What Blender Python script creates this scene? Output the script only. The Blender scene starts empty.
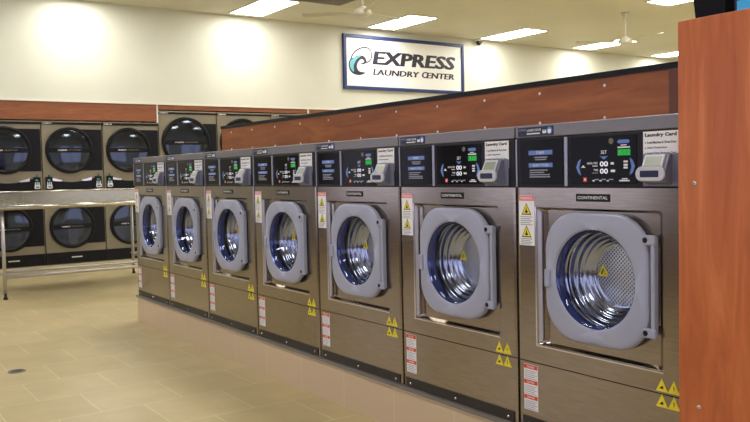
import bpy, bmesh, math, random
from mathutils import Vector, Matrix
random.seed(4)
PI = math.pi
scene = bpy.context.scene
COL = scene.collection

# ------------------------------------------------------------------ materials
def mat(name, color, rough=.5, metal=0, emit=None, estr=0, coat=0, spec=.5):
    m = bpy.data.materials.new(name); m.use_nodes = True
    b = m.node_tree.nodes['Principled BSDF']
    b.inputs['Base Color'].default_value = (*color, 1)
    b.inputs['Roughness'].default_value = rough
    b.inputs['Metallic'].default_value = metal
    b.inputs['Specular IOR Level'].default_value = spec
    if coat:
        b.inputs['Coat Weight'].default_value = coat
        b.inputs['Coat Roughness'].default_value = .08
    if emit:
        b.inputs['Emission Color'].default_value = (*emit, 1)
        b.inputs['Emission Strength'].default_value = estr
    return m

def nodes(m):
    return m.node_tree.nodes, m.node_tree.links, m.node_tree.nodes['Principled BSDF']

def coords(m, scale=(1, 1, 1), loc=(0, 0, 0), world=False):
    n, l, b = nodes(m)
    if world:
        t = n.new('ShaderNodeNewGeometry'); out = t.outputs['Position']
    else:
        t = n.new('ShaderNodeTexCoord'); out = t.outputs['Object']
    mp = n.new('ShaderNodeMapping'); mp.inputs['Scale'].default_value = scale; mp.inputs['Location'].default_value = loc
    l.new(out, mp.inputs['Vector'])
    return mp.outputs['Vector']

def noise_color(m, c1, c2, scale=(1, 1, 1), nscale=4, detail=6, dist=0, world=True, lo=.35, hi=.65):
    n, l, b = nodes(m)
    v = coords(m, scale, world=world)
    t = n.new('ShaderNodeTexNoise'); t.inputs['Scale'].default_value = nscale
    t.inputs['Detail'].default_value = detail; t.inputs['Distortion'].default_value = dist
    l.new(v, t.inputs['Vector'])
    r = n.new('ShaderNodeValToRGB')
    r.color_ramp.elements[0].position = lo; r.color_ramp.elements[0].color = (*c1, 1)
    r.color_ramp.elements[1].position = hi; r.color_ramp.elements[1].color = (*c2, 1)
    l.new(t.outputs['Fac'], r.inputs['Fac']); l.new(r.outputs['Color'], b.inputs['Base Color'])
    return t, r

def bump(m, scale, nscale, strength, dist=.002, world=True):
    n, l, b = nodes(m)
    v = coords(m, scale, world=world)
    t = n.new('ShaderNodeTexNoise'); t.inputs['Scale'].default_value = nscale; t.inputs['Detail'].default_value = 3
    l.new(v, t.inputs['Vector'])
    k = n.new('ShaderNodeBump'); k.inputs['Strength'].default_value = strength; k.inputs['Distance'].default_value = dist
    l.new(t.outputs['Fac'], k.inputs['Height']); l.new(k.outputs['Normal'], b.inputs['Normal'])

M = {}
M['steel'] = mat('brushed_steel', (.50, .47, .45), .17, 1)
noise_color(M['steel'], (.30, .262, .222), (.35, .306, .262), (3, 3, 60), 3, 4)
bump(M['steel'], (2, 2, 160), 3, .05, .001)
M['steel_polished'] = mat('polished_steel', (.72, .70, .72), .16, 1)
M['steel_table'] = mat('table_steel', (.47, .45, .38), .22, 1)
bump(M['steel_table'], (2, 2, 90), 3, .1, .001)
M['shell'] = mat('cabinet_shell', (.05, .05, .055), .5)
M['trim_grey'] = mat('trim_grey', (.22, .21, .22), .35, .5)
M['panel_dark'] = mat('panel_dark', (.018, .0175, .024), .4, spec=.2)
M['screen'] = mat('screen_black', (.003, .003, .004), .12, spec=.12)
M['strip'] = mat('strip_lilac', (.34, .34, .42), .3, .5)
M['recess_glint'] = mat('recess_glint', (.52, .51, .60), .28, .6)  # lilac reflection of the recess side, painted as a pale strip
M['ring'] = mat('door_ring_grey', (.37, .39, .51), .34)
M['ring_in'] = mat('door_bezel_dark', (.03, .05, .22), .12, .5)
M['gasket'] = mat('rubber_black', (.01, .01, .012), .5)
M['drum'] = mat('drum_steel', (.36, .39, .50), .13, 1)
M['leg_steel'] = mat('leg_steel', (.48, .46, .45), .42, .9)
M['kick'] = mat('kick_black', (.018, .015, .014), .45)
M['white'] = mat('label_white', (.88, .88, .9), .5)
M['pink'] = mat('label_pink', (.85, .22, .28), .5)
M['red'] = mat('label_red', (.70, .07, .03), .5)
M['yellow'] = mat('label_yellow', (.85, .72, .03), .5)
M['black'] = mat('black', (.006, .006, .008), .4, spec=.25)
M['ink'] = mat('ink', (.015, .012, .03), .5)
M['greyink'] = mat('grey_ink', (.32, .33, .42), .5)
M['navy'] = mat('navy', (.008, .012, .05), .35)
M['btn_blue'] = mat('button_blue', (.13, .24, .62), .4)
M['sky_blue'] = mat('teal_blue', (.12, .42, .52), .5)
M['led_green'] = mat('led_green', (0, .25, .02), .4, emit=(.03, .9, .12), estr=.22)
M['led_white'] = mat('led_white', (.8, .8, .85), .4, emit=(.8, .85, 1), estr=.35)
M['lcd'] = mat('lcd_olive', (.28, .31, .24), .3)
M['reader'] = mat('reader_grey_blue', (.17, .18, .26), .4)
M['bezel'] = mat('bezel_white', (.58, .59, .68), .4)
M['silver_text'] = mat('silver_text', (.6, .58, .5), .4)
M['dryer'] = mat('dryer_taupe', (.235, .205, .15), .38, .35)
M['dryer_black'] = mat('dryer_black', (.006, .006, .009), .3, spec=.2)
M['sign_blue'] = mat('sign_blue', (.014, .03, .14), .45)
M['sign_white'] = mat('sign_white', (.78, .78, .76), .45)
M['white_trim'] = mat('white_trim', (.72, .70, .62), .5)
M['cam_black'] = mat('camera_black', (.01, .01, .01), .2)
M['fan_white'] = mat('fan_white', (.62, .60, .52), .5)
M['fan_blade'] = mat('fan_blade', (.52, .50, .40), .5)
M['ledge'] = mat('ledge_grey', (.23, .22, .21), .4, .4)
M['rubber'] = mat('foot_black', (.01, .01, .01), .6)
M['vent'] = mat('vent_grey', (.18, .165, .13), .6)
M['box_black'] = mat('box_black', (.004, .004, .006), .5, spec=.15)
M['drain'] = mat('drain_metal', (.22, .19, .17), .4, .7)
M['frame_alu'] = mat('window_frame', (.25, .25, .26), .4, .8)
M['lamp'] = mat('lamp_diffuser', (.8, .8, .8), .6, emit=(1, .985, .92), estr=17)

M['wall'] = mat('wall_cream', (.65, .65, .57), .7, spec=.2)
noise_color(M['wall'], (.63, .63, .55), (.66, .66, .58), (1, 1, 1), 1.2)
M['ceil'] = mat('ceiling_paint', (.53, .515, .42), .8)
noise_color(M['ceil'], (.56, .54, .43), (.59, .57, .46), (1, 1, 1), .8)

M['wall_dark'] = mat('wall_left_brown', (.20, .15, .14), .6)  # unseen wall, coloured dark to give the steel reflections contrast
# floor tiles
m = M['floor'] = mat('floor_tile', (.5, .4, .2), .32)
n, l, b = nodes(m)
v = coords(m, loc=(.41 + 20 * .48, -3.0 + 24 * .477, 0), world=True)
bt = n.new('ShaderNodeTexBrick'); bt.offset = .5; bt.offset_frequency = 2; bt.squash = 1
bt.inputs['Scale'].default_value = 1; bt.inputs['Brick Width'].default_value = .48; bt.inputs['Row Height'].default_value = .477
bt.inputs['Mortar Size'].default_value = .005; bt.inputs['Mortar Smooth'].default_value = .2; bt.inputs['Bias'].default_value = 0
bt.inputs['Color1'].default_value = (.53, .43, .225, 1); bt.inputs['Color2'].default_value = (.58, .475, .26, 1)
bt.inputs['Mortar'].default_value = (.66, .58, .38, 1)
l.new(v, bt.inputs['Vector'])
nt = n.new('ShaderNodeTexNoise'); nt.inputs['Scale'].default_value = 3.5; nt.inputs['Detail'].default_value = 7
l.new(coords(m, world=True), nt.inputs['Vector'])
mx = n.new('ShaderNodeMix'); mx.data_type = 'RGBA'; mx.blend_type = 'MULTIPLY'; mx.inputs['Factor'].default_value = .5
rr = n.new('ShaderNodeValToRGB'); rr.color_ramp.elements[0].position = .3; rr.color_ramp.elements[0].color = (.7, .68, .62, 1)
rr.color_ramp.elements[1].position = .7
l.new(nt.outputs['Fac'], rr.inputs['Fac'])
l.new(bt.outputs['Color'], mx.inputs['A']); l.new(rr.outputs['Color'], mx.inputs['B']); l.new(mx.outputs['Result'], b.inputs['Base Color'])

# plinth tiles (upright beige tiles)
m = M['plinth'] = mat('plinth_tile', (.5, .38, .26), .4)
n, l, b = nodes(m)
g = n.new('ShaderNodeNewGeometry'); sx = n.new('ShaderNodeSeparateXYZ'); cx = n.new('ShaderNodeCombineXYZ')
l.new(g.outputs['Position'], sx.inputs[0]); l.new(sx.outputs['Y'], cx.inputs['X']); l.new(sx.outputs['Z'], cx.inputs['Y'])
mp = n.new('ShaderNodeMapping'); mp.inputs['Location'].default_value = (5, .8, 0); l.new(cx.outputs[0], mp.inputs['Vector'])
bt = n.new('ShaderNodeTexBrick'); bt.offset = 0; bt.inputs['Scale'].default_value = 1
bt.inputs['Brick Width'].default_value = .48; bt.inputs['Row Height'].default_value = 1.0; bt.inputs['Mortar Size'].default_value = .003
bt.inputs['Color1'].default_value = (.64, .50, .335, 1); bt.inputs['Color2'].default_value = (.68, .53, .36, 1); bt.inputs['Mortar'].default_value = (.72, .60, .43, 1)
l.new(mp.outputs[0], bt.inputs['Vector']); l.new(bt.outputs['Color'], b.inputs['Base Color'])

# cherry wood laminate
def wood(name, c1, c2, c3, scale, rough=.35, nscale=2.2):
    m = mat(name, c2, rough)
    n, l, b = nodes(m)
    v = coords(m, scale, world=True)
    t = n.new('ShaderNodeTexNoise'); t.inputs['Scale'].default_value = nscale; t.inputs['Detail'].default_value = 9
    t.inputs['Roughness'].default_value = .62; t.inputs['Distortion'].default_value = .9
    l.new(v, t.inputs['Vector'])
    r = n.new('ShaderNodeValToRGB')
    r.color_ramp.elements[0].position = .3; r.color_ramp.elements[0].color = (*c1, 1)
    r.color_ramp.elements[1].position = .7; r.color_ramp.elements[1].color = (*c3, 1)
    e = r.color_ramp.elements.new(.5); e.color = (*c2, 1)
    l.new(t.outputs['Fac'], r.inputs['Fac']); l.new(r.outputs['Color'], b.inputs['Base Color'])
    return m
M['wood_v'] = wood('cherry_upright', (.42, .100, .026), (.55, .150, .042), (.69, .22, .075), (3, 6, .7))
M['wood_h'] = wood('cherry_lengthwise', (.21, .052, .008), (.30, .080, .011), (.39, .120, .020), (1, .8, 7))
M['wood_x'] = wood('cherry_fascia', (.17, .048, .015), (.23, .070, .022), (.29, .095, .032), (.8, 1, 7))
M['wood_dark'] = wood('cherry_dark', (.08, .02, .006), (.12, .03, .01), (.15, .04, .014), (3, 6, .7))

# glass: clear with a reflection
def glassy(name, tint, rough, fac, ior=1.45, col=(1, 1, 1)):
    m = bpy.data.materials.new(name); m.use_nodes = True
    n, l = m.node_tree.nodes, m.node_tree.links
    n.clear()
    o = n.new('ShaderNodeOutputMaterial'); mix = n.new('ShaderNodeMixShader')
    tr = n.new('ShaderNodeBsdfTransparent'); tr.inputs['Color'].default_value = (*tint, 1)
    gl = n.new('ShaderNodeBsdfGlossy'); gl.inputs['Roughness'].default_value = rough; gl.inputs['Color'].default_value = (*col, 1)
    fr = n.new('ShaderNodeLayerWeight'); pw = n.new('ShaderNodeMath'); pw.operation = 'POWER'; pw.inputs[1].default_value = 4
    l.new(fr.outputs['Facing'], pw.inputs[0])
    ma = n.new('ShaderNodeMath'); ma.operation = 'MULTIPLY_ADD'; ma.inputs[1].default_value = .8; ma.inputs[2].default_value = fac + .04; ma.use_clamp = True
    l.new(pw.outputs[0], ma.inputs[0]); l.new(ma.outputs[0], mix.inputs['Fac'])
    l.new(tr.outputs[0], mix.inputs[1]); l.new(gl.outputs[0], mix.inputs[2]); l.new(mix.outputs[0], o.inputs['Surface'])
    return m
M['glass'] = glassy('porthole_glass', (.95, .97, 1), .02, .01, 1.5, (.8, .86, 1))
M['dglass'] = glassy('dryer_glass', (.22, .26, .38), .05, .05, 1.5, (.7, .8, 1))
M['pane'] = glassy('window_pane', (.95, .97, .97), .02, .0, 1.45)

# perforated drum back: hex grid of dark holes
m = M['perf'] = mat('drum_perforated', (.7, .7, .74), .35, .5)
n, l, b = nodes(m)
v = coords(m, (1, 0, 1), world=False)
vo = n.new('ShaderNodeTexVoronoi'); vo.inputs['Scale'].default_value = 85; vo.inputs['Randomness'].default_value = 0
vo.voronoi_dimensions = '3D'
mp = n.new('ShaderNodeMapping'); mp.inputs['Rotation'].default_value = (0, PI / 4, 0); l.new(v, mp.inputs['Vector'])
l.new(mp.outputs[0], vo.inputs['Vector'])
cr = n.new('ShaderNodeValToRGB'); cr.color_ramp.elements[0].position = .28; cr.color_ramp.elements[0].color = (.01, .01, .01, 1)
cr.color_ramp.elements[1].position = .33; cr.color_ramp.elements[1].color = (.85, .87, .92, 1)
l.new(vo.outputs['Distance'], cr.inputs['Fac']); l.new(cr.outputs['Color'], b.inputs['Base Color'])

# ------------------------------------------------------------------ mesh builder
FONTCACHE = {}
def font_mesh(s, bold=0.0):
    k = (s, bold)
    if k not in FONTCACHE:
        c = bpy.data.curves.new('txt', 'FONT'); c.body = s; c.size = 1; c.offset = bold; c.resolution_u = 2
        o = bpy.data.objects.new('txt', c); COL.objects.link(o)
        dg = bpy.context.evaluated_depsgraph_get(); dg.update()
        me = bpy.data.meshes.new_from_object(o.evaluated_get(dg))
        vs = [(v.co.x, v.co.y) for v in me.vertices]; fs = [tuple(p.vertices) for p in me.polygons]
        bpy.data.objects.remove(o); bpy.data.curves.remove(c); bpy.data.meshes.remove(me)
        x0 = min(v[0] for v in vs); x1 = max(v[0] for v in vs); y0 = min(v[1] for v in vs); y1 = max(v[1] for v in vs)
        FONTCACHE[k] = ([((a - x0) / (x1 - x0), (b_ - y0) / (y1 - y0)) for a, b_ in vs], fs)
    return FONTCACHE[k]

def rrect(cx, cz, hw, hh, r, y, n=6):
    r = min(r, hw, hh)
    pts = []
    for qx, qz, a0 in ((1, 1, 0), (-1, 1, PI / 2), (-1, -1, PI), (1, -1, 1.5 * PI)):
        for i in range(n + 1):
            a = a0 + PI / 2 * i / n
            pts.append((cx + qx * (hw - r) + r * math.cos(a), y, cz + qz * (hh - r) + r * math.sin(a)))
    return pts

class MB:
    def __init__(s): s.bm = bmesh.new(); s.mats = []
    def mi(s, m):
        if m not in s.mats: s.mats.append(m)
        return s.mats.index(m)
    def face(s, pts, m, smooth=False):
        try:
            f = s.bm.faces.new([s.bm.verts.new(p) for p in pts]); f.material_index = s.mi(m); f.smooth = smooth
        except ValueError: pass
        return s
    def box(s, x0, x1, y0, y1, z0, z1, m, bev=0):
        vs = [s.bm.verts.new((x, y, z)) for x in (x0, x1) for y in (y0, y1) for z in (z0, z1)]
        fs = []
        for q in ((0, 1, 3, 2), (4, 6, 7, 5), (0, 4, 5, 1), (2, 3, 7, 6), (0, 2, 6, 4), (1, 5, 7, 3)):
            f = s.bm.faces.new([vs[i] for i in q]); f.material_index = s.mi(m); fs.append(f)
        if bev:
            es = list({e for f in fs for e in f.edges})
            r = bmesh.ops.bevel(s.bm, geom=es, offset=bev, segments=2, affect='EDGES', profile=.5)
        return s
    def loft(s, loops, m, cap0=False, cap1=False, smooth=True, closed=True):
        L = [[s.bm.verts.new(p) for p in lp] for lp in loops]
        k = s.mi(m); n = len(L[0])
        for a, b_ in zip(L, L[1:]):
            for i in range(n if closed else n - 1):
                j = (i + 1) % n
                try:
                    f = s.bm.faces.new((a[i], a[j], b_[j], b_[i])); f.material_index = k; f.smooth = smooth
                except ValueError: pass
        if cap0: f = s.bm.faces.new(L[0]); f.material_index = k
        if cap1: f = s.bm.faces.new(L[-1]); f.material_index = k
        return s
    def lathe(s, cx, cz, prof, m, seg=40, cap1=False, cap0=False):      # about the local y axis; prof (r, y)
        return s.loft([[(cx + r * math.cos(2 * PI * i / seg), y, cz + r * math.sin(2 * PI * i / seg)) for i in range(seg)] for r, y in prof], m, cap0, cap1)
    def lathe_z(s, cx, cy, prof, m, seg=24, cap0=False, cap1=False):    # prof (r, z)
        return s.loft([[(cx + r * math.cos(2 * PI * i / seg), cy + r * math.sin(2 * PI * i / seg), z) for i in range(seg)] for r, z in prof], m, cap0, cap1)
    def tube(s, a, b_, r, m, seg=12):
        a = Vector(a); b_ = Vector(b_); d = (b_ - a).normalized()
        u = d.orthogonal().normalized(); w = d.cross(u)
        return s.loft([[p + u * r * math.cos(2 * PI * i / seg) + w * r * math.sin(2 * PI * i / seg) for i in range(seg)] for p in (a, b_)], m, True, True)
    def prism(s, pts, y0, y1, m):                                       # pts (x, z), from y0 (front) to y1
        k = s.mi(m)
        A = [s.bm.verts.new((x, y0, z)) for x, z in pts]; B = [s.bm.verts.new((x, y1, z)) for x, z in pts]
        s.bm.faces.new(A).material_index = k; s.bm.faces.new(B[::-1]).material_index = k
        for i in range(len(pts)):
            j = (i + 1) % len(pts); s.bm.faces.new((A[i], B[i], B[j], A[j])).material_index = k
        return s
    def prism_x(s, pts, x0, x1, m):                                     # pts (y, z)
        k = s.mi(m)
        A = [s.bm.verts.new((x0, y, z)) for y, z in pts]; B = [s.bm.verts.new((x1, y, z)) for y, z in pts]
        s.bm.faces.new(A).material_index = k; s.bm.faces.new(B[::-1]).material_index = k
        for i in range(len(pts)):
            j = (i + 1) % len(pts); s.bm.faces.new((A[i], B[i], B[j], A[j])).material_index = k
        return s
    def patch(s, x0, x1, z0, z1, y, m):
        return s.face([(x0, y, z0), (x1, y, z0), (x1, y, z1), (x0, y, z1)], m)
    def tri(s, cx, z0, w, h, y, m, r=0):
        return s.face([(cx - w / 2, y, z0), (cx + w / 2, y, z0), (cx, y, z0 + h)], m)
    def text(s, t, x, z, w, h, y, m, bold=0, shear=0, fn=None):
        vs, fs = font_mesh(t, bold); k = s.mi(m)
        V = []
        for a, b_ in vs:
            p = (x + a * w + b_ * h * shear, y, z + b_ * h)
            V.append(s.bm.verts.new(fn(p) if fn else p))
        for f in fs:
            try: s.bm.faces.new([V[i] for i in f]).material_index = k
            except ValueError: pass
        return s
    def build(s, name, parent=None, recalc=True):
        if recalc: bmesh.ops.recalc_face_normals(s.bm, faces=s.bm.faces)
        me = bpy.data.meshes.new(name); s.bm.to_mesh(me); s.bm.free()
        for m in s.mats: me.materials.append(M[m])
        o = bpy.data.objects.new(name, me); COL.objects.link(o)
        if parent: o.parent = parent
        return o

def tag(o, label, cat, group=None):
    o['label'] = label; o['category'] = cat
    if group: o['group'] = group
    return o
def thing(name, label, cat, loc=(0, 0, 0), rz=0, group=None):
    o = bpy.data.objects.new(name, None); COL.objects.link(o); o.empty_display_size = .1
    o.location = loc; o.rotation_euler = (0, 0, rz)
    return tag(o, label, cat, group)
def struct(o): o['kind'] = 'structure'; return o
def copy_tree(o, parent=None):
    c = o.copy(); COL.objects.link(c); c.parent = parent
    for ch in list(o.children): copy_tree(ch, c)
    return c

# ------------------------------------------------------------------ the room
X0, X1, Y0, Y1, H = -5.0, 20.0, -6.0, 12.4, 4.109
YB = 11.44
struct(MB().box(X0, X1, Y0, Y1, -.1, 0, 'floor').build('floor'))
struct(MB().box(X0, X1, Y0, Y1, H, H + .1, 'ceil').build('ceiling'))
wb = MB().box(X0, X1, YB, Y1 + .1, 2.555, H, 'wall')                    # wall above the dryers
wb.box(X0, X1, Y1, Y1 + .1, 0, 2.555, 'wall')                           # wall behind them
wb.box(X0, -1.45, YB, Y1, 0, 2.555, 'wall'); wb.box(6.55, X1, YB, Y1, 0, 2.555, 'wall')
struct(wb.build('wall_back'))
struct(MB().box(X1, X1 + .1, Y0, Y1, 0, H, 'wall').build('wall_right'))

def wall_with_added_windows(name, length, spans, z0, z1, place, wm='wall'):
    """local: wall along x from 0..length, thickness in y 0..0.15; place is (loc, rz)"""
    w = MB(); x = 0
    for a, b_ in spans:
        w.box(x, a, 0, .15, 0, H, wm); w.box(a, b_, 0, .15, 0, z0, wm); w.box(a, b_, 0, .15, z1, H, wm); x = b_
    w.box(x, length, 0, .15, 0, H, wm)
    o = struct(w.build(name)); o.location = place[0]; o.rotation_euler = (0, 0, place[1])
    return o
WN = [0]
def window(a, b_, z0, z1, place):
    WN[0] += 1
    f = MB(); t = .05
    for (p, q, r, s_) in ((a, b_, z0, z0 + t), (a, b_, z1 - t, z1), (a, a + t, z0, z1), (b_ - t, b_, z0, z1), ((a + b_) / 2 - t / 2, (a + b_) / 2 + t / 2, z0, z1)):
        f.box(p, q, .04, .10, r, s_, 'frame_alu')
    o = struct(f.build('window_%d' % WN[0])); o.location = place[0]; o.rotation_euler = (0, 0, place[1])
    MB().box(a + .02, b_ - .02, .066, .072, z0 + .02, z1 - .02, 'pane').build('pane', o)
pf = ((X0, Y0 - .15, 0), 0)
sp = [(.4, 3.2), (3.5, 6.2), (9.0, 12.0), (14, 17)]  # unseen windows, added for daylight and reflections
wall_with_added_windows('wall_front', X1 - X0, sp, .5, 2.9, pf)
for a, b_ in sp: window(a, b_, .5, 2.9, pf)
pl = ((X0, Y0, 0), PI / 2)
sp = [(1.5, 4.5), (5.6, 8.8), (9.8, 12.8), (13.6, 16.4)]  # added out of view, so the washer fronts mirror bluish daylight
wall_with_added_windows('wall_left', Y1 - Y0, sp, .7, 2.9, pl, 'wall_dark')
for a, b_ in sp: window(a, b_, .7, 2.9, pl)

# fascia above the dryers with its white trims
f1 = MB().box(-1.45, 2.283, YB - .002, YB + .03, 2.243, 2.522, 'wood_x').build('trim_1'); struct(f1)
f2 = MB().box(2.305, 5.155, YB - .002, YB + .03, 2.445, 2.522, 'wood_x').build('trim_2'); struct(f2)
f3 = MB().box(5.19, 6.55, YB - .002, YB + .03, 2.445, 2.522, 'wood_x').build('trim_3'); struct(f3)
struct(MB().box(-1.45, 6.55, YB - .02, YB + .03, 2.522, 2.556, 'white_trim').build('trim_4'))
struct(MB().box(2.283, 2.305, YB - .012, YB + .03, 2.215, 2.522, 'white_trim').build('trim_5'))
struct(MB().box(5.155, 5.19, YB - .012, YB + .03, 2.445, 2.522, 'white_trim').build('trim_6'))
struct(MB().box(2.283, 6.55, YB + .03, Y1, 2.50, 2.522, 'wall').build('trim_7'))

# plinth under the washers with a grey metal edge, and the partition behind them
pb = MB().box(-.006, 1.0, -.6, 5.745, 0, .225, 'plinth').build('trim_8'); struct(pb)
struct(MB().box(-.018, .98, -.6, 5.75, .225, .243, 'ledge').build('trim_9'))
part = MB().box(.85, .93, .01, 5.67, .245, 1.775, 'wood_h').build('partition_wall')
tag(part, 'long cherry wood partition board running behind the row of washers', 'partition')
MB().box(.842, .938, .01, 5.675, 1.775, 1.803, 'black').build('black_cap', part)
MB().box(.835, .85, .60, .67, .25, 1.774, 'wood_dark').build('dark_strip', part)  # narrow dark upright strip on the partition face
k = 0
for i in range(12):
    y = 5.45 - i * .44
    for z in (1.735, 1.575):
        sc = MB().lathe(0, 0, [(.008, 0), (.008, -.002), (.005, -.004)], 'white', 10, True).build('screw', part)
        sc.rotation_euler = (0, 0, -PI / 2); sc.location = (.850, y, z)

# ------------------------------------------------------------------ washers
def make_washer():
    W = .812
    root = thing('washing_machine', '', 'washing machine', group='front-loading washers in a row on the tiled plinth')
    x0, x1 = -W / 2, W / 2
    X = lambda u: x0 + u
    # shell
    b = MB()
    b.box(x0, x0 + .01, .012, .83, 0, 1.26, 'shell'); b.box(x1 - .01, x1, .012, .83, 0, 1.26, 'shell')
    b.box(x0 + .01, x1 - .01, .82, .83, 0, 1.26, 'shell'); b.box(x0 + .01, x1 - .01, .012, .82, 0, .01, 'shell'); b.box(x0 + .01, x1 - .01, .03, .82, 1.25, 1.26, 'steel')
    b.box(x0 + .01, x1 - .01, .06, .068, .01, .30, 'shell'); b.box(x0 + .01, x1 - .01, .06, .068, .95, 1.25, 'shell')
    b.build('cabinet', root)
    # upper front panel with recess and round opening
    cx, cz = X(.407), .645
    dx, dz = X(.413), .660
    b = MB()
    loops = [rrect(0, .646, W / 2, .361, .0005, .014), rrect(0, .646, W / 2 - .003, .361, .0005, .003), rrect(0, .646, W / 2 - .014, .361, .0005, 0),
             rrect(cx, cz, .300, .283, .014, 0), rrect(cx, cz, .296, .280, .012, .003), rrect(cx + .008, cz, .266, .272, .012, .024),
             rrect(dx, dz, .225, .225, .225, .024)]
    b.loft(loops, 'steel', smooth=False)
    b.build('front_panel', root)
    # raised polished lip framing the recess: left side and bottom; bright strip stands in for the side's reflection
    b = MB()
    b.box(cx - .305, cx - .297, -.003, .003, cz - .285, cz + .285, 'steel_polished', .001)
    b.box(cx - .305, cx + .303, -.003, .003, cz - .290, cz - .284, 'steel_polished', .001)
    b.prism([(cx - .2955, cz - .277), (cx - .272, cz - .262), (cx - .272, cz + .262), (cx - .2955, cz + .277)], .003, .010, 'recess_glint')
    b.build('recess_trim_glint', root)
    # lower panel
    b = MB()
    b.loft([rrect(0, .1405, W / 2, .1405, .0005, .014), rrect(0, .1405, W / 2 - .003, .1405, .0005, .003), rrect(0, .1405, W / 2 - .014, .1405, .0005, 0)], 'steel', cap1=True, smooth=False)
    lp = b.build('lower_panel', root)
    b = MB().box(X(.022), X(.79), -.004, .0, .004, .05, 'kick', .001)
    kp = b.build('kick_plate', root)
    for u in (.06, .406, .755):
        MB().lathe(X(u), .022, [(.007, -.004), (.007, -.006), (.004, -.008)], 'steel_polished', 10, True).build('screw', kp)
    # top trim and small printed sticker
    b = MB().box(x0, x1, -.004, .03, 1.212, 1.262, 'trim_grey', .003)
    tt = b.build('top_trim', root)
    b = MB().box(X(.016), X(.212), -.0055, -.004, 1.217, 1.254, 'navy')
    b.text('EXPRESS', X(.022), 1.240, .040, .008, -.0062, 'greyink', .01, .15)
    b.text('LAUNDRY CENTER', X(.068), 1.236, .078, .010, -.0062, 'white', .01, .15)
    b.patch(X(.068), X(.140), 1.225, 1.2295, -.0062, 'white')
    b.box(X(.155), X(.174), -.0065, -.0055, 1.226, 1.240, 'white'); b.patch(X(.158), X(.171), 1.236, 1.2385, -.0068, 'navy')
    b.lathe(X(.192), 1.236, [(.0145, -.0055), (.0145, -.0065)], 'btn_blue', 20, True)
    b.lathe(X(.192), 1.233, [(.009, -.0065), (.009, -.0070)], 'white', 16, True)
    b.build('sticker', tt)
    # control panel
    b = MB().box(x0, x1, -.002, .03, 1.008, 1.21, 'panel_dark', .003)
    cp = b.build('control_panel', root)
    MB().box(x0 + .001, x0 + .009, -.006, -.002, 1.010, 1.209, 'strip', .001).build('edge_strip', cp)
    MB().box(X(.268), X(.284), -.008, -.002, 1.014, 1.206, 'strip', .002).build('divider', cp)
    # left screen: instructions
    b = MB().box(X(.028), X(.258), -.004, -.002, 1.022, 1.200, 'screen', .001)
    y = -.0047
    b.patch(X(.075), X(.205), 1.140, 1.158, y, 'btn_blue'); b.patch(X(.075), X(.205), 1.090, 1.107, y, 'btn_blue')
    b.text('START', X(.118), 1.144, .045, .010, y - .0004, 'white', .01)
    b.text('SELECT CYCLE', X(.098), 1.094, .085, .009, y - .0004, 'white', .01)
    for (u0, u1, z) in ((.105, .178, 1.128), (.110, .172, 1.119), (.080, .178, 1.076), (.080, .160, 1.067), (.080, .190, 1.058), (.080, .192, 1.049)):
        b.patch(X(u0), X(u1), z, z + .0045, y, 'greyink')
    b.build('instruction_screen', root)
    # right screen: display
    b = MB().box(X(.298), X(.606), -.004, -.002, 1.022, 1.200, 'screen', .001)
    def t(s_, u, z, w, h, mm, bold=.01): b.text(s_, X(u), z, w, h, y, mm, bold)
    b.lathe(X(.492), 1.180, [(.011, -.004), (.011, -.0046)], 'vent', 16, True)
    # wash mode button, readouts
    b.face([(X(.520), y, 1.176), (X(.526), y, 1.170), (X(.570), y, 1.170), (X(.576), y, 1.176), (X(.570), y, 1.183), (X(.526), y, 1.183)], 'btn_blue')
    b.patch(X(.535), X(.562), 1.162, 1.165, y, 'white'); b.patch(X(.522), X(.576), 1.153, 1.158, y, 'white')
    b.patch(X(.522), X(.578), 1.126, 1.148, y, 'led_green')
    t('5.0.0', .533, 1.129, .040, .016, 'white', .0)
    t('SET', .445, 1.134, .028, .013, 'white')
    b.face([(X(.438), y, 1.128), (X(.459), y, 1.112), (X(.480), y, 1.128), (X(.470), y, 1.124), (X(.448), y, 1.124)], 'btn_blue')
    b.face([(X(.448), y - .0003, 1.125), (X(.459), y - .0003, 1.113), (X(.470), y - .0003, 1.125)], 'btn_blue')
    t('00', .440, 1.087, .038, .020, 'led_white', .02); t('00', .440, 1.060, .038, .020, 'led_white', .02)
    t('MINUTES', .380, 1.096, .050, .008, 'white'); b.patch(X(.405), X(.430), 1.088, 1.091, y, 'white'); b.patch(X(.490), X(.505), 1.094, 1.102, y, 'white')
    t('TIME', .410, 1.070, .022, .008, 'white'); b.patch(X(.403), X(.432), 1.062, 1.0645, y, 'greyink'); b.patch(X(.490), X(.510), 1.066, 1.075, y, 'white')
    for s_, u in ((1, .332), (-1, .592)):                                # blue lens-shaped arrows
        b.face([(X(u + s_ * .018), y, 1.118), (X(u + s_ * .004), y, 1.108), (X(u - s_ * .006), y, 1.086), (X(u + s_ * .004), y, 1.064), (X(u + s_ * .018), y, 1.054), (X(u + s_ * .010), y, 1.086)], 'btn_blue')
    b.face([(X(.350), y, 1.084), (X(.372), y, 1.084), (X(.361), y, 1.094)], 'white')
    for z in (1.100, 1.088, 1.078): b.patch(X(.548), X(.566), z, z + .007, y, 'white')
    b.face([(X(.360), y, 1.030), (X(.378), y, 1.030), (X(.378), y, 1.048), (X(.360), y, 1.048)], 'red')
    b.patch(X(.365), X(.373), 1.035, 1.043, y - .0003, 'white')
    for u in (.405, .438, .471):
        b.patch(X(u), X(u + .010), 1.032, 1.037, y, 'white'); b.patch(X(u + .010), X(u + .030), 1.037, 1.041, y, 'greyink')
    b.patch(X(.528), X(.574), 1.032, 1.037, y, 'white'); b.patch(X(.540), X(.565), 1.039, 1.043, y, 'white')
    b.build('display_screen', root)
    # instruction card
    b = MB().box(X(.632), X(.778), -.004, -.002, 1.090, 1.206, 'white')
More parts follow.
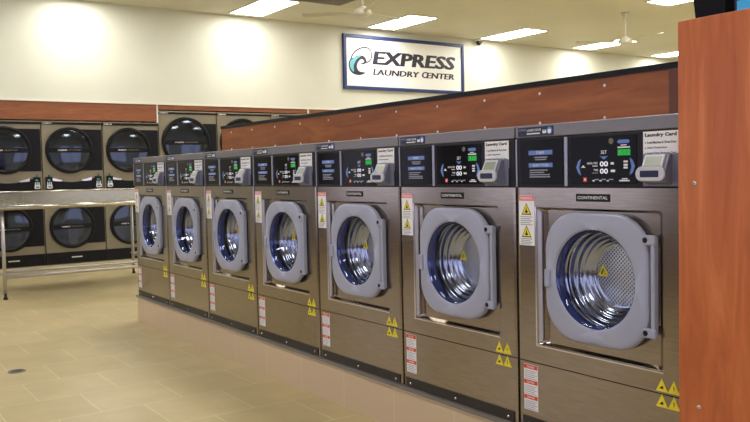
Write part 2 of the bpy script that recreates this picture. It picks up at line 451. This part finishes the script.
    t('Laundry Card', .640, 1.184, .128, .016, 'ink', .045)
    t('Load Machine & Close Door', .650, 1.163, .118, .009, 'ink', .03)
    t('Select Temperature', .650, 1.144, .080, .009, 'ink', .03)
    t('Insert Card, Remove Card', .650, 1.125, .115, .009, 'ink', .03)
    for z in (1.163, 1.144, 1.125): b.patch(X(.640), X(.644), z + .002, z + .006, y, 'ink')
    b.build('instruction_card', root)
    # card reader
    b = MB().box(X(.634), X(.778), -.010, -.002, 1.014, 1.128, 'reader', .002)
    b.prism_x([(-.010, 1.020), (-.040, 1.030), (-.047, 1.042), (-.047, 1.066), (-.022, 1.122), (-.010, 1.124)], X(.655), X(.752), 'reader')
    cr_ = b.build('card_reader', root)
    b = MB().loft([rrect(X(.694), 1.058, .058, .024, .023, -.046), rrect(X(.694), 1.058, .060, .026, .025, -.050), rrect(X(.694), 1.058, .056, .022, .021, -.056)], 'bezel', cap1=True)
    b.loft([rrect(X(.694), 1.058, .038, .0115, .003, -.0562), rrect(X(.694), 1.058, .037, .011, .003, -.0572)], 'navy', cap1=True, smooth=False)
    b.build('card_slot', cr_)
    # slanted display of the reader: plane between (y -.055,z 1.070)->(-.024,1.120)
    def sl(a, c, off): 
        yy = -.046 + c * .024; zz = 1.072 + c * .050
        return (X(.658 + a * .080), yy - off * .86, zz - off * -.5)
    b = MB()
    lo = [[sl(0, 0, 0), sl(1, 0, 0), sl(1, 1, 0), sl(0, 1, 0)], [sl(0, 0, .006), sl(1, 0, .006), sl(1, 1, .006), sl(0, 1, .006)],
          [sl(.08, .14, .006), sl(.92, .14, .006), sl(.92, .86, .006), sl(.08, .86, .006)]]
    b.loft(lo, 'bezel', smooth=False); b.face([sl(.08, .14, .0062), sl(.92, .14, .0062), sl(.92, .86, .0062), sl(.08, .86, .0062)], 'lcd')
    b.build('reader_display', cr_)
    # brand plate
    b = MB().box(X(.322), X(.482), -.003, 0, .955, .984, 'black', .001)
    b.text('CONTINENTAL', X(.330), .964, .144, .012, -.0036, 'white', .01)
    b.build('name_plate', root)
    # door ring: rounded square with a round opening, hinge on its right
    b = MB()
    R = .192
    b.loft([rrect(dx, dz, .238, .244, .15, .020, 10), rrect(dx, dz, .245, .252, .152, .008, 10), rrect(dx, dz, .245, .252, .152, -.008, 10),
            rrect(dx, dz, .241, .248, .150, -.014, 10), rrect(dx, dz, .232, .238, .146, -.017, 10), rrect(dx, dz, R + .008, R + .008, R + .008, -.020, 10),
            rrect(dx, dz, R, R, R, -.018, 10), rrect(dx, dz, R - .004, R - .004, R, -.010, 10)], 'ring')
    b.box(dx - .240, dx - .212, -.027, -.016, dz - .05, dz + .022, 'ring', .004)
    door = b.build('door', root)
    MB().lathe(dx, dz, [(R - .003, -.014), (R - .010, -.004), (R - .014, .012), (R - .010, .03)], 'ring_in', 48).build('door_bezel', door)
    hx = dx + .262
    b = MB().box(hx, hx + .016, -.026, .0, dz - .178, dz + .178, 'ring', .004)
    for s_ in (1, -1):
        b.box(hx - .034, hx + .020, -.028, -.010, dz + s_ * .165 - .018, dz + s_ * .165 + .018, 'ring', .006)
    hg = b.build('hinge', door)
    for s_ in (1, -1): MB().lathe(hx - .020, dz + s_ * .165, [(.010, -.0275), (.010, -.0292), (.006, -.030)], 'black', 14, True).build('hinge_screw', door)
    # bowl of glass
    b = MB().lathe(dx, dz, [(R - .006, -.010), (R - .012, -.006), (.172, .01), (.160, .035), (.150, .06), (.144, .072), (.128, .080), (.001, .083)], 'glass', 48)
    b.build('door_glass', door)
    tx = dx - .028; b = MB().tri(tx, dz + .004, .050, .046, .0775, 'yellow'); b.tri(tx, dz + .010, .026, .026, .077, 'black'); b.tri(tx + .003, dz + .012, .012, .016, .0765, 'yellow')
    b.build('warning_triangle', door)
    # seal and ribbed steel funnel down to the perforated back
    MB().lathe(dx, dz, [(.225, .024), (.216, .036), (.205, .044)], 'gasket', 48).build('gasket', root)
    b = MB(); prof = [(.208, .040), (.204, .050)]
    for r_, y_ in ((.192, .056), (.178, .082), (.164, .104), (.150, .122), (.136, .138)):
        prof += [(r_ + .002, y_ - .003), (r_ - .002, y_ + .004), (r_ - .005, y_ + .003), (r_ - .008, y_ + .012)]
    prof += [(.124, .150), (.118, .152)]
    b.lathe(dx, dz, prof, 'drum', 56)
    dr = b.build('drum', root)
    bk = MB().lathe(0, 0, [(.119, 0), (.06, -.003), (.001, -.004)], 'perf', 40).build('perforated_back', dr)
    bk.location = (dx, .152, dz)
    # stickers
    b = MB().box(X(.013), X(.100), -.002, 0, .768, .975, 'white')
    b.patch(X(.014), X(.099), .953, .974, -.0026, 'pink'); b.text('WARNING', X(.022), .958, .068, .011, -.003, 'white', .01)
    for z in (.895, .802):
        b.tri(X(.056), z, .056, .050, -.0026, 'black'); b.tri(X(.056), z + .004, .046, .041, -.003, 'yellow')
        b.tri(X(.056), z + .008, .010, .028, -.0034, 'black'); b.patch(X(.049), X(.064), z + .009, z + .016, -.0034, 'black')
    for i in range(5): b.patch(X(.022), X(.090 - (i % 2) * .012), .885 - i * .008, .888 - i * .008, -.0026, 'greyink')
    for i in range(4): b.patch(X(.022), X(.088 - (i % 2) * .012), .794 - i * .007, .797 - i * .007, -.0026, 'greyink')
    s1 = b.build('warning_sticker', root); s1['label'] = 'white sticker with pink header and two yellow triangles'
    b = MB().box(X(.030), X(.108), -.002, 0, .078, .270, 'white')
    for i in range(3):
        z = .252 - i * .064
        b.patch(X(.031), X(.107), z, z + .017, -.0026, 'red'); b.text('DANGER', X(.048), z + .004, .042, .009, -.003, 'white', .01)
        for j in range(5): b.patch(X(.036), X(.102 - (j % 2) * .010), z - .010 - j * .008, z - .0075 - j * .008, -.0026, 'greyink')
    s2 = b.build('warning_sticker', root); s2['label'] = 'white sticker with three red bands'
    for u in (.702, .751):
        for z in (.292, .236):
            b = MB().prism([(X(u) - .024, z), (X(u) + .024, z), (X(u), z + .046)], -.002, 0, 'yellow')
            if u < .72: b.face([(X(u) - .010, -.0026, z + .010), (X(u) + .008, -.0026, z + .010), (X(u) + .004, -.0026, z + .022)], 'black')
            else: b.face([(X(u) - .003, -.0026, z + .022), (X(u) + .002, -.0026, z + .032), (X(u) + .001, -.0026, z + .021), (X(u) + .004, -.0026, z + .020), (X(u) - .001, -.0026, z + .007), (X(u), -.0026, z + .018)], 'black')
            b.build('warning_triangle', root)
    return root

WL = ['farthest stainless washer of the row, at the end nearest the wall of dryers',
      'second stainless washer counted from the far end of the row',
      'third stainless washer counted from the far end of the row',
      'middle one of the seven stainless washers, fourth from either end',
      'stainless front-loading washer third from the cherry wood end cabinet',
      'stainless front-loading washer second from the cherry wood end cabinet',
      'nearest and largest stainless washer, right beside the cherry wood end cabinet']
proto = make_washer()
for i in range(7):
    w = proto if i == 0 else copy_tree(proto)
    w.location = (0, (6.5 - i) * .82, .243); w.rotation_euler = (0, 0, -PI / 2)
    w['label'] = WL[i]

# cherry end cabinet with things on its top
cab = thing('end_cabinet', 'tall cherry wood cabinet panel at the near end of the washer row', 'cabinet', (.4, -.3, 0))
MB().box(-.468, .5, -.3, .299, 0, 1.799, 'wood_v', .002).build('cabinet_panel', cab)
for (y, z) in ((.226, .535), (.238, 1.269)):
    sc = MB().lathe(0, 0, [(.008, 0), (.008, -.002), (.005, -.005)], 'steel_polished', 14, True).build('screw', cab)
    sc.rotation_euler = (0, 0, -PI / 2); sc.location = (-.468, y, z)
bx = thing('storage_bin', 'black plastic bin on top of the cherry wood cabinet', 'bin', (.08, -.078, 1.799))
b = MB(); 
b.loft([[(sx_ * (.085 + k) , sy_ * (.052 + k), z) for sx_, sy_ in ((-1, -1), (1, -1), (1, 1), (-1, 1))] for k, z in ((0, 0), (.012, .16))], 'box_black', True, True, False)
b.build('bin_body', bx)
MB().box(-.102, .102, -.069, .069, .16, .178, 'box_black', .003).build('lid', bx)
b = MB().box(0, .24, -.52, -.158, 1.799, 1.96, 'navy', .003)
for i in range(7):
    for j in range(4):
        b.box(-.0015, .0, -.515 + i * .050, -.515 + i * .050 + .047, 1.808 + j * .037, 1.808 + j * .037 + .034, ('btn_cyan', 'btn_mid', 'btn_pale')[(i * 2 + j * 3 + i * j) % 3])
M['btn_mid'] = mat('mid_blue', (.12, .58, .96), .4); M['btn_cyan'] = mat('cyan', (.06, .50, .95), .4); M['btn_pale'] = mat('pale_cyan', (.35, .75, .98), .4)
bb = b.build('carton'); bb.location = (.0, 0, 0)
tag(bb, 'light blue patterned carton on the cherry wood cabinet, at the right edge', 'box')

# ------------------------------------------------------------------ dryers on the back wall
def dryer_door(b_par, cx, cz, ro, ri, glasspart=True, bartext='white', kind=0):
    b = MB()
    b.lathe(cx, cz, [(ro - .012, 0), (ro, -.012), (ro, -.035), (ro - .012, -.048), (ri + .006, -.048), (ri, -.040), (ri, -.01)], 'dryer_black', 48)
    # cross bar (handle) over the glass
    b.box(cx - ri, cx + ri, -.056, -.040, cz - .038, cz + .034, 'dryer_black', .004)
    if kind: b.box(cx + ro - .03, cx + ro + .10, -.05, -.02, cz - .05, cz + .05, 'dryer_black', .006)
    d = b.build('door', b_par)
    b = MB().text('HUEBSCH', cx - ri * .58, cz - .010, ri * .42, .020, -.0575, bartext, .02)
    b.text('ORIGINATORS', cx - ri * .10, cz - .010, ri * .62, .020, -.0575, 'vent' if not kind else bartext, .01)
    b.build('lettering', d)
    MB().lathe(cx, cz, [(ri + .002, -.034), (ri * .75, -.040), (ri * .4, -.043), (.001, -.044)], 'dglass', 48).build('door_glass', d)
    b = MB().lathe(cx, cz, [(ri, -.005), (ri + .01, .02), (ri + .03, .05), (ri + .03, .45), (ri, .47), (.001, .47)], 'drum_dark', 40)
    b.build('drum', b_par)
    return d
M['drum_dark'] = mat('dryer_drum', (.20, .22, .30), .35, .8)

def front_with_holes(b, W, z0, z1, holes, m):
    """flat front between z0 and z1 split so that each round hole gets a square cell"""
    for (cx, cz, r, za, zb) in holes:
        x0, x1 = -W / 2, W / 2
        b.loft([rrect((x0 + x1) / 2, (za + zb) / 2, W / 2, (zb - za) / 2, .0005, 0, 8), rrect(cx, cz, r, r, r, 0, 8)], m, smooth=False)

def coin_box(par, cx, z0):
    b = MB().box(cx - .052, cx + .052, -.025, -.002, z0, z0 + .20, 'black', .003)
    b.box(cx - .004, cx + .004, -.03, -.010, z0 + .20, z0 + .235, 'black')
    b.box(cx - .022, cx + .012, -.027, -.025, z0 + .142, z0 + .162, 'btn_teal')
    for k in (-1, 1): b.prism([(cx + k * .030, z0 + .125), (cx + k * .020, z0 + .125), (cx + k * .014, z0 + .075), (cx + k * .036, z0 + .075)], -.034, -.025, 'bezel')
    b.box(cx - .005, cx + .005, -.034, -.025, z0 + .075, z0 + .125, 'bezel')
    b.loft([rrect(cx, z0 + .050, .042, .030, .015, -.025), rrect(cx, z0 + .050, .042, .030, .015, -.036), rrect(cx, z0 + .050, .036, .024, .012, -.040)], 'bezel', cap1=True)
    b.box(cx - .022, cx + .022, -.042, -.040, z0 + .040, z0 + .056, 'navy')
    b.build('coin_box', par)
M['btn_teal'] = mat('teal', (.05, .45, .42), .4)

def make_stack():
    W = .915; x0 = -W / 2
    r = thing('stacked_dryer', '', 'dryer', group='stacked tumble dryers along the back wall')
    b = MB()
    b.box(x0, x0 + .01, .0, .8, 0, 2.205, 'dryer'); b.box(-x0 - .01, -x0, .0, .8, 0, 2.205, 'dryer'); b.box(x0, -x0, .79, .8, 0, 2.205, 'dryer'); b.box(x0, -x0, .002, .8, 2.2, 2.21, 'dryer')
    cu, cl = x0 + .405, x0 + .405
    front_with_holes(b, W, 0, 0, [(cu, 1.775, .335, 1.36, 2.175), (cl, .590, .32, .20, 1.05)], 'dryer')
    b.patch(x0, -x0, 1.05, 1.36, 0, 'dryer'); b.patch(x0, -x0, 0, .20, 0, 'dryer')
    b.build('cabinet', r)
    b = MB().box(x0, -x0, -.012, .002, 2.170, 2.207, 'dryer_black')  # label strip, deepened in black to draw the shadow line under the fascia
    b.text('HUEBSCH', x0 + .02, 2.181, .13, .018, -.0128, 'white', .02)
    b.build('top_strip', r)
    MB().box(x0, -x0, -.012, .002, 2.206, 2.220, 'dryer').build('top_cap', r)
    for cz, ro, za, zb in ((1.775, .372, 1.455, 2.10), (.590, .355, .31, .96)):
        # black panel to the right of the door, cut to follow the ring
        pts = [(.455, za), (.455, zb), (x0 + .66, zb)]
        pts = [(-x0 - .012, za), (-x0 - .012, zb)]
        ang = [math.asin(max(-1, min(1, (zz - cz) / (ro - .02)))) for zz in (zb, za)]
        for i in range(9):
            a = ang[0] + (ang[1] - ang[0]) * i / 8
            pts.append((cu + (ro - .02) * math.cos(a), cz + (ro - .02) * math.sin(a)))
        MB().prism(pts, -.006, -.001, 'dryer_black').build('side_panel', r)
        dryer_door(r, cu, cz, ro - .012, ro - .062)
    # upper console: black band with a curved top edge and chrome sweep
    def sweep(x): return 1.335 - .055 * (1 - (x / .30) ** 2) if abs(x) < .30 else 1.335
    xs = [-.33 + i * .66 / 16 for i in range(17)]
    MB().prism([(x, sweep(x + .03)) for x in xs] + [(.33, 1.16), (-.33, 1.16)], -.008, -.001, 'dryer_black').build('control_band', r)
    for s_ in (-1, 1):
        b = MB()
        p = [s_ * (.30 - i * .03) for i in range(6)]
        top = [(x, sweep(x) + .018 ) for x in p]; bot = [(x, sweep(x) - .030 + i * .006) for i, x in enumerate(p)]
        b.prism([(x - .03, z) for x, z in top + bot[::-1]], -.014, -.008, 'steel_polished')
        b.build('chrome_trim', r)
    coin_box(r, x0 + .085, 1.165); coin_box(r, -x0 - .085, 1.165)
    b = MB().box(x0, -x0, -.008, -.001, .012, .19, 'dryer_black', .002)
    dr = b.build('drawer', r)
    MB().box(-.08, .08, -.020, -.008, .098, .116, 'silver_text', .003).build('drawer_handle', dr)
    return r
M['dglow'] = M['dryer']
SL = ['stacked taupe dryer just beyond the left edge of the photo',
      'leftmost stacked taupe dryer in view, its doors cut by the left frame edge',
      'stacked taupe dryer standing wholly in view behind the middle of the folding table',
      'stacked taupe dryer beside the white upright trim, behind the farthest washer']
st = make_stack()
for i, xc in enumerate((-.925, 0.0, .922, 1.845)):
    o = st if i == 0 else copy_tree(st)
    o.location = (xc, YB, 0); o['label'] = SL[i]

def make_tall():
    W = 1.03; x0 = -W / 2
    r = thing('tall_dryer', '', 'dryer', group='tall single dryers behind the washers')
    b = MB()
    b.box(x0, x0 + .01, 0, .85, 0, 2.41, 'dryer'); b.box(-x0 - .01, -x0, 0, .85, 0, 2.41, 'dryer'); b.box(x0, -x0, .84, .85, 0, 2.41, 'dryer'); b.box(x0, -x0, .002, .85, 2.40, 2.412, 'dryer')
    cx, cz = x0 + .465, 1.90
    front_with_holes(b, W, 0, 0, [(cx, cz, .39, 1.35, 2.375)], 'dryer'); b.patch(x0, -x0, 0, 1.35, 0, 'dryer')
    b.build('cabinet', r)
    b = MB().box(x0, -x0, -.012, .002, 2.372, 2.402, 'dryer_black'); b.text('HUEBSCH', x0 + .02, 2.378, .14, .019, -.0128, 'white', .02); b.build('top_strip', r)
    MB().box(x0, -x0, -.012, .002, 2.403, 2.424, 'dryer').build('top_cap', r)
    MB().box(x0 + .78, -x0 - .012, -.006, -.001, 1.55, 2.22, 'dryer_black').build('side_panel', r)
    dryer_door(r, cx, cz, .425, .365, bartext='silver_text')
    MB().box(x0 + .02, -x0 - .02, -.008, -.001, 1.10, 1.36, 'dryer_black', .002).build('control_band', r)
    MB().box(x0 + .02, -x0 - .02, -.008, -.001, .05, .95, 'dryer_black', .002).build('lint_door', r)
    return r
TL = ['tall single dryer with a large round door, just right of the white upright trim',
      'second tall dryer right of the white trim, mostly hidden by the cherry partition end',
      'third tall dryer right of the white trim, only its top edge showing over the partition']
tl = make_tall()
for i, xc in enumerate((2.826, 3.866, 4.906)):
    o = tl if i == 0 else copy_tree(tl)
    o.location = (xc, YB, 0); o['label'] = TL[i]

# ------------------------------------------------------------------ folding table
tb = thing('folding_table', 'long stainless steel folding table with a raised back panel, before the dryers', 'table', (.225, 8.8, 0))
ty0, ty1, tx0, tx1 = -.78, .70, -1.02, 1.02
b = MB().box(tx0, tx1, ty0 + .01, ty1, 1.0, 1.028, 'steel_table', .003); b.tube((tx0, ty0, 1.022), (tx1, ty0, 1.022), .027, 'steel_table')
b.build('tabletop', tb)
b = MB().box(tx0, tx1, ty1, ty1 + .02, 1.0, 1.172, 'steel_table', .002); b.tube((tx0, ty1 + .01, 1.172), (tx1, ty1 + .01, 1.172), .014, 'steel_table')
b.build('back_panel', tb)
for lx in (-.95, .95):
    for ly in (ty0 + .05, ty1 - .02):
        lg = MB().tube((lx, ly, .07), (lx, ly, 1.0), .02, 'leg_steel').build('leg', tb)
        MB().tube((lx, ly, .0), (lx, ly, .07), .015, 'rubber').lathe_z(lx, ly, [(.024, 0), (.024, .02), (.014, .035)], 'rubber', 14, True, True).build('foot', lg)
for lx in (-.95, .95): MB().tube((lx, ty0 + .05, .27), (lx, ty1 - .02, .27), .015, 'leg_steel').build('crossbar', tb)
for yy, z, r_ in ((ty0 + .05, .305, .016), (ty0 + .05, .250, .020)):
    MB().tube((-.95, yy, z), (.95, yy, z), r_, 'leg_steel').build('stretcher', tb)

# ------------------------------------------------------------------ sign
sg = thing('wall_sign', 'white EXPRESS LAUNDRY CENTER sign in a blue frame on the back wall', 'sign', (7.466, YB, 2.930))
sx0, sx1, sz0, sz1 = 5.957, 8.974, 2.93, 3.98
L = lambda x, z: (x - 7.466, z - 2.93)
def slope(p):   # sign hangs a touch out of level
    return p
MB().box(sx0 - 7.466 + .03, sx1 - 7.466 - .03, -.03, -.001, .03, 1.02, 'sign_white').build('panel', sg)
b = MB(); w = .065
b.box(sx0 - 7.466, sx1 - 7.466, -.055, -.001, 0, w, 'sign_blue', .006); b.box(sx0 - 7.466, sx1 - 7.466, -.055, -.001, 1.05 - w, 1.05, 'sign_blue', .006)
b.box(sx0 - 7.466, sx0 - 7.466 + w, -.055, -.001, w, 1.05 - w, 'sign_blue', .006); b.box(sx1 - 7.466 - w, sx1 - 7.466, -.055, -.001, w, 1.05 - w, 'sign_blue', .006)
b.build('frame', sg)
b = MB()
for k in (0, .012, .024, .036):
    b.text('EXPRESS', 6.630 + k - 7.466, 3.428 - 2.93, 2.045, .268, -.0315 - k * .01, 'ink', .018, .22)
def cap(ch, x, z, w_, h):
    for k in (0, .009, .018): b.text(ch, x + k - 7.466, z - 2.93, w_, h, -.0315 - k * .01, 'ink', .01, .22)
cap('L', 6.640, 3.226, .075, .125); cap('AUNDRY', 6.722, 3.226, 1.03, .114)
cap('C', 7.835, 3.224, .125, .128); cap('ENTER', 7.965, 3.226, .73, .114)
b.text('TM', 8.79 - 7.466, 3.33 - 2.93, .035, .016, -.0315, 'greyink', 0, 0)
b.build('lettering', sg)
ARC = [(6.134, 3.514), (6.171, 3.587), (6.254, 3.67), (6.366, 3.727), (6.479, 3.747), (6.571, 3.716), (6.614, 3.636), (6.607, 3.553), (6.565, 3.493), (6.496, 3.46)]
DARK = [(6.189, 3.527), (6.276, 3.574), (6.387, 3.587), (6.461, 3.555), (6.49, 3.495), (6.499, 3.46), (6.458, 3.431), (6.378, 3.412), (6.363, 3.432), (6.421, 3.456), (6.434, 3.481), (6.39, 3.515), (6.34, 3.496), (6.289, 3.442), (6.268, 3.379), (6.281, 3.319), (6.334, 3.275), (6.453, 3.264), (6.415, 3.229), (6.303, 3.205), (6.18, 3.226), (6.104, 3.289), (6.079, 3.379), (6.089, 3.46), (6.139, 3.52)]
TEAL = [(6.144, 3.494), (6.251, 3.552), (6.362, 3.575), (6.274, 3.516), (6.221, 3.448), (6.189, 3.365), (6.193, 3.263), (6.129, 3.311), (6.104, 3.38), (6.113, 3.452)]
def smooth_pts(P, closed=True, k=4):
    out = []; n = len(P)
    for i in range(n if closed else n - 1):
        p0, p1, p2, p3 = [P[(i + j) % n] if closed else P[max(0, min(n - 1, i + j))] for j in (-1, 0, 1, 2)]
        for s_ in range(k):
            t_ = s_ / k
            out.append(tuple(.5 * ((2 * p1[a]) + (-p0[a] + p2[a]) * t_ + (2 * p0[a] - 5 * p1[a] + 4 * p2[a] - p3[a]) * t_ ** 2 + (-p0[a] + 3 * p1[a] - 3 * p2[a] + p3[a]) * t_ ** 3) for a in (0, 1)))
    if not closed: out.append(P[-1])
    return out
b = MB()
A = smooth_pts(ARC, False)
for (xa, za), (xb, zb) in zip(A, A[1:]):
    d = Vector((xb - xa, zb - za)).normalized() * .013; e = Vector((-d.y, d.x))
    b.face([(x - 7.466, -.0315, z - 2.93) for x, z in ((xa - d.x * .3 - e.x, za - d.y * .3 - e.y), (xb + d.x * .3 - e.x, zb + d.y * .3 - e.y), (xb + d.x * .3 + e.x, zb + d.y * .3 + e.y), (xa - d.x * .3 + e.x, za - d.y * .3 + e.y))], 'ink')
b.face([(x - 7.466, -.0325, z - 2.93) for x, z in smooth_pts(DARK, True, 3)], 'ink')
b.face([(x - 7.466, -.0335, z - 2.93) for x, z in smooth_pts(TEAL, True, 3)], 'sky_blue')
b.build('wave_logo', sg)

# dome camera under the ceiling edge
cm = thing('security_camera', 'small black dome security camera at the top of the wall right of the sign', 'camera', (9.36, YB - .10, H))
MB().lathe_z(0, 0, [(.07, 0), (.07, -.03), (.06, -.035)], 'white_trim', 20, True, True).build('mount', cm)
MB().lathe_z(0, 0, [(.062, -.035), (.064, -.07), (.052, -.105), (.03, -.125), (.001, -.132)], 'cam_black', 20, True, True).build('dome', cm)

# ------------------------------------------------------------------ ceiling lamps, fans, register
LN = {(0, 0): 'leftmost panel, above the stacked dryers',
      (0, 1): 'panel left of the sign, above the tall dryers',
      (0, 2): 'panel directly above the blue framed sign',
      (0, 3): 'panel just right of the dome camera',
      (0, 4): 'panel behind the right hand ceiling fan',
      (0, 5): 'farthest right panel of the wall row, beside the cabinet edge',
      (1, 3): 'panel at the top edge of the photo, left of the black bin'}
lamp0 = thing('ceiling_light', '', 'ceiling light', group='recessed ceiling light panels')
MB().box(-.30, .30, -.66, .66, -.012, -.002, 'lamp').build('diffuser', lamp0)
b = MB()
for q in ((-.325, -.30, -.685, .685), (.30, .325, -.685, .685), (-.30, .30, -.685, -.66), (-.30, .30, .66, .685)): b.box(*q, -.016, 0, 'white_trim')
b.build('frame', lamp0)
first = True
for j, yc in enumerate((10.53, 6.38, 2.23, -1.92)):
    for i in range(-1, 7):
        xc = .985 + 2.862 * i
        if xc > X1 - .5: continue
        o = lamp0 if first else copy_tree(lamp0); first = False
        o.location = (xc, yc, H)
        if (j, i) in LN: o['label'] = 'ceiling light, ' + LN[(j, i)]
        else: o['label'] = 'flat white ceiling light, outside the photo, over the %s' % ('aisle' if xc < 0 else 'room to the right')

def fan(x, y, a0, label):
    f = thing('ceiling_fan', label, 'ceiling fan', (x, y, H), 0, 'white ceiling fans')
    MB().lathe_z(0, 0, [(.07, 0), (.072, -.02), (.05, -.07), (.02, -.09)], 'fan_white', 20, True, True).build('canopy', f)
    MB().tube((0, 0, -.08), (0, 0, -.46), .016, 'fan_white').build('rod', f)
    MB().lathe_z(0, 0, [(.02, -.42), (.05, -.44), (.10, -.47), (.125, -.50), (.125, -.54), (.09, -.565), (.03, -.58), (.001, -.582)], 'fan_white', 24, True, False).build('motor', f)
    for k in range(3):
        a = a0 + k * 2 * PI / 3
        c, s_ = math.cos(a), math.sin(a)
        def P(r, w_, z): return (c * r - s_ * w_, s_ * r + c * w_, z)
        b = MB()
        # iron then tapered, slightly pitched blade
        b.loft([[P(.10, -.02, -.515), P(.10, .02, -.515), P(.10, .02, -.505), P(.10, -.02, -.505)], [P(.24, -.03, -.515), P(.24, .03, -.51), P(.24, .03, -.50), P(.24, -.03, -.505)]], 'fan_white', True, True, False)
        lo = []
        for r_, w_ in ((.20, .055), (.26, .065), (.60, .07), (.84, .068), (.88, .05)):
            lo.append([P(r_, -w_, -.522), P(r_, w_, -.500), P(r_, w_, -.493), P(r_, -w_, -.515)])
        b.loft(lo, 'fan_blade', True, True, False)
        b.build('blade', f)
fan(9.76, 7.87, math.radians(20), 'white ceiling fan on a thin rod, right side of the photo')
fan(4.08, 7.95, math.radians(14), 'white ceiling fan cut by the top edge of the photo, left of the sign')

vt = thing('ceiling_vent', 'grey ceiling air grille at the top edge, left of the left fan', 'vent', (4.45, 9.5, H))
MB().box(-.43, .43, -.30, .30, -.012, -.001, 'vent', .002).build('frame', vt)
b = MB()
for i in range(12): b.box(-.39, .39, -.26 + i * .045, -.235 + i * .045, -.018, -.012, 'vent')
b.build('slats', vt)

# floor drain
dn = thing('floor_drain', 'round dark metal drain cover set in the tiled floor', 'drain', (-1.32, 4.367, 0))
MB().lathe_z(0, 0, [(.060, 0), (.058, .004), (.048, .005)], 'drain', 28, False, True).build('rim', dn)
b = MB()
for i in range(-3, 4): 
    hl = math.sqrt(max(0, .046 ** 2 - (i * .012) ** 2)); b.box(i * .012 - .003, i * .012 + .003, -hl, hl, .005, .0065, 'black')
b.build('grate', dn)

# ------------------------------------------------------------------ world, camera
w = bpy.data.worlds.new('World'); scene.world = w; w.use_nodes = True
wn, wl = w.node_tree.nodes, w.node_tree.links
bg = wn['Background']; bg.inputs['Color'].default_value = (.74, .70, .88, 1); bg.inputs['Strength'].default_value = 1.8

cam = bpy.data.cameras.new('Camera'); co = bpy.data.objects.new('Camera', cam); COL.objects.link(co)
cam.sensor_width = 36; cam.sensor_fit = 'HORIZONTAL'; cam.lens = 38.7408; cam.clip_start = .05; cam.clip_end = 100
rt = Vector((0.82113282, -0.57031402, -0.02197289)); up = Vector((0.045404, 0.02689825, 0.99860651)); fw = Vector((0.56892826, 0.82098624, -0.04798157))
R = Matrix((rt, up, -fw)).transposed().to_4x4()
co.matrix_world = Matrix.Translation((-2.41654, -1.62442, 1.32758)) @ R
scene.camera = co
vs = scene.view_settings
vs.view_transform = 'Standard'; vs.look = 'None'; vs.gamma = 1; vs.use_curve_mapping = False; vs.exposure = .17
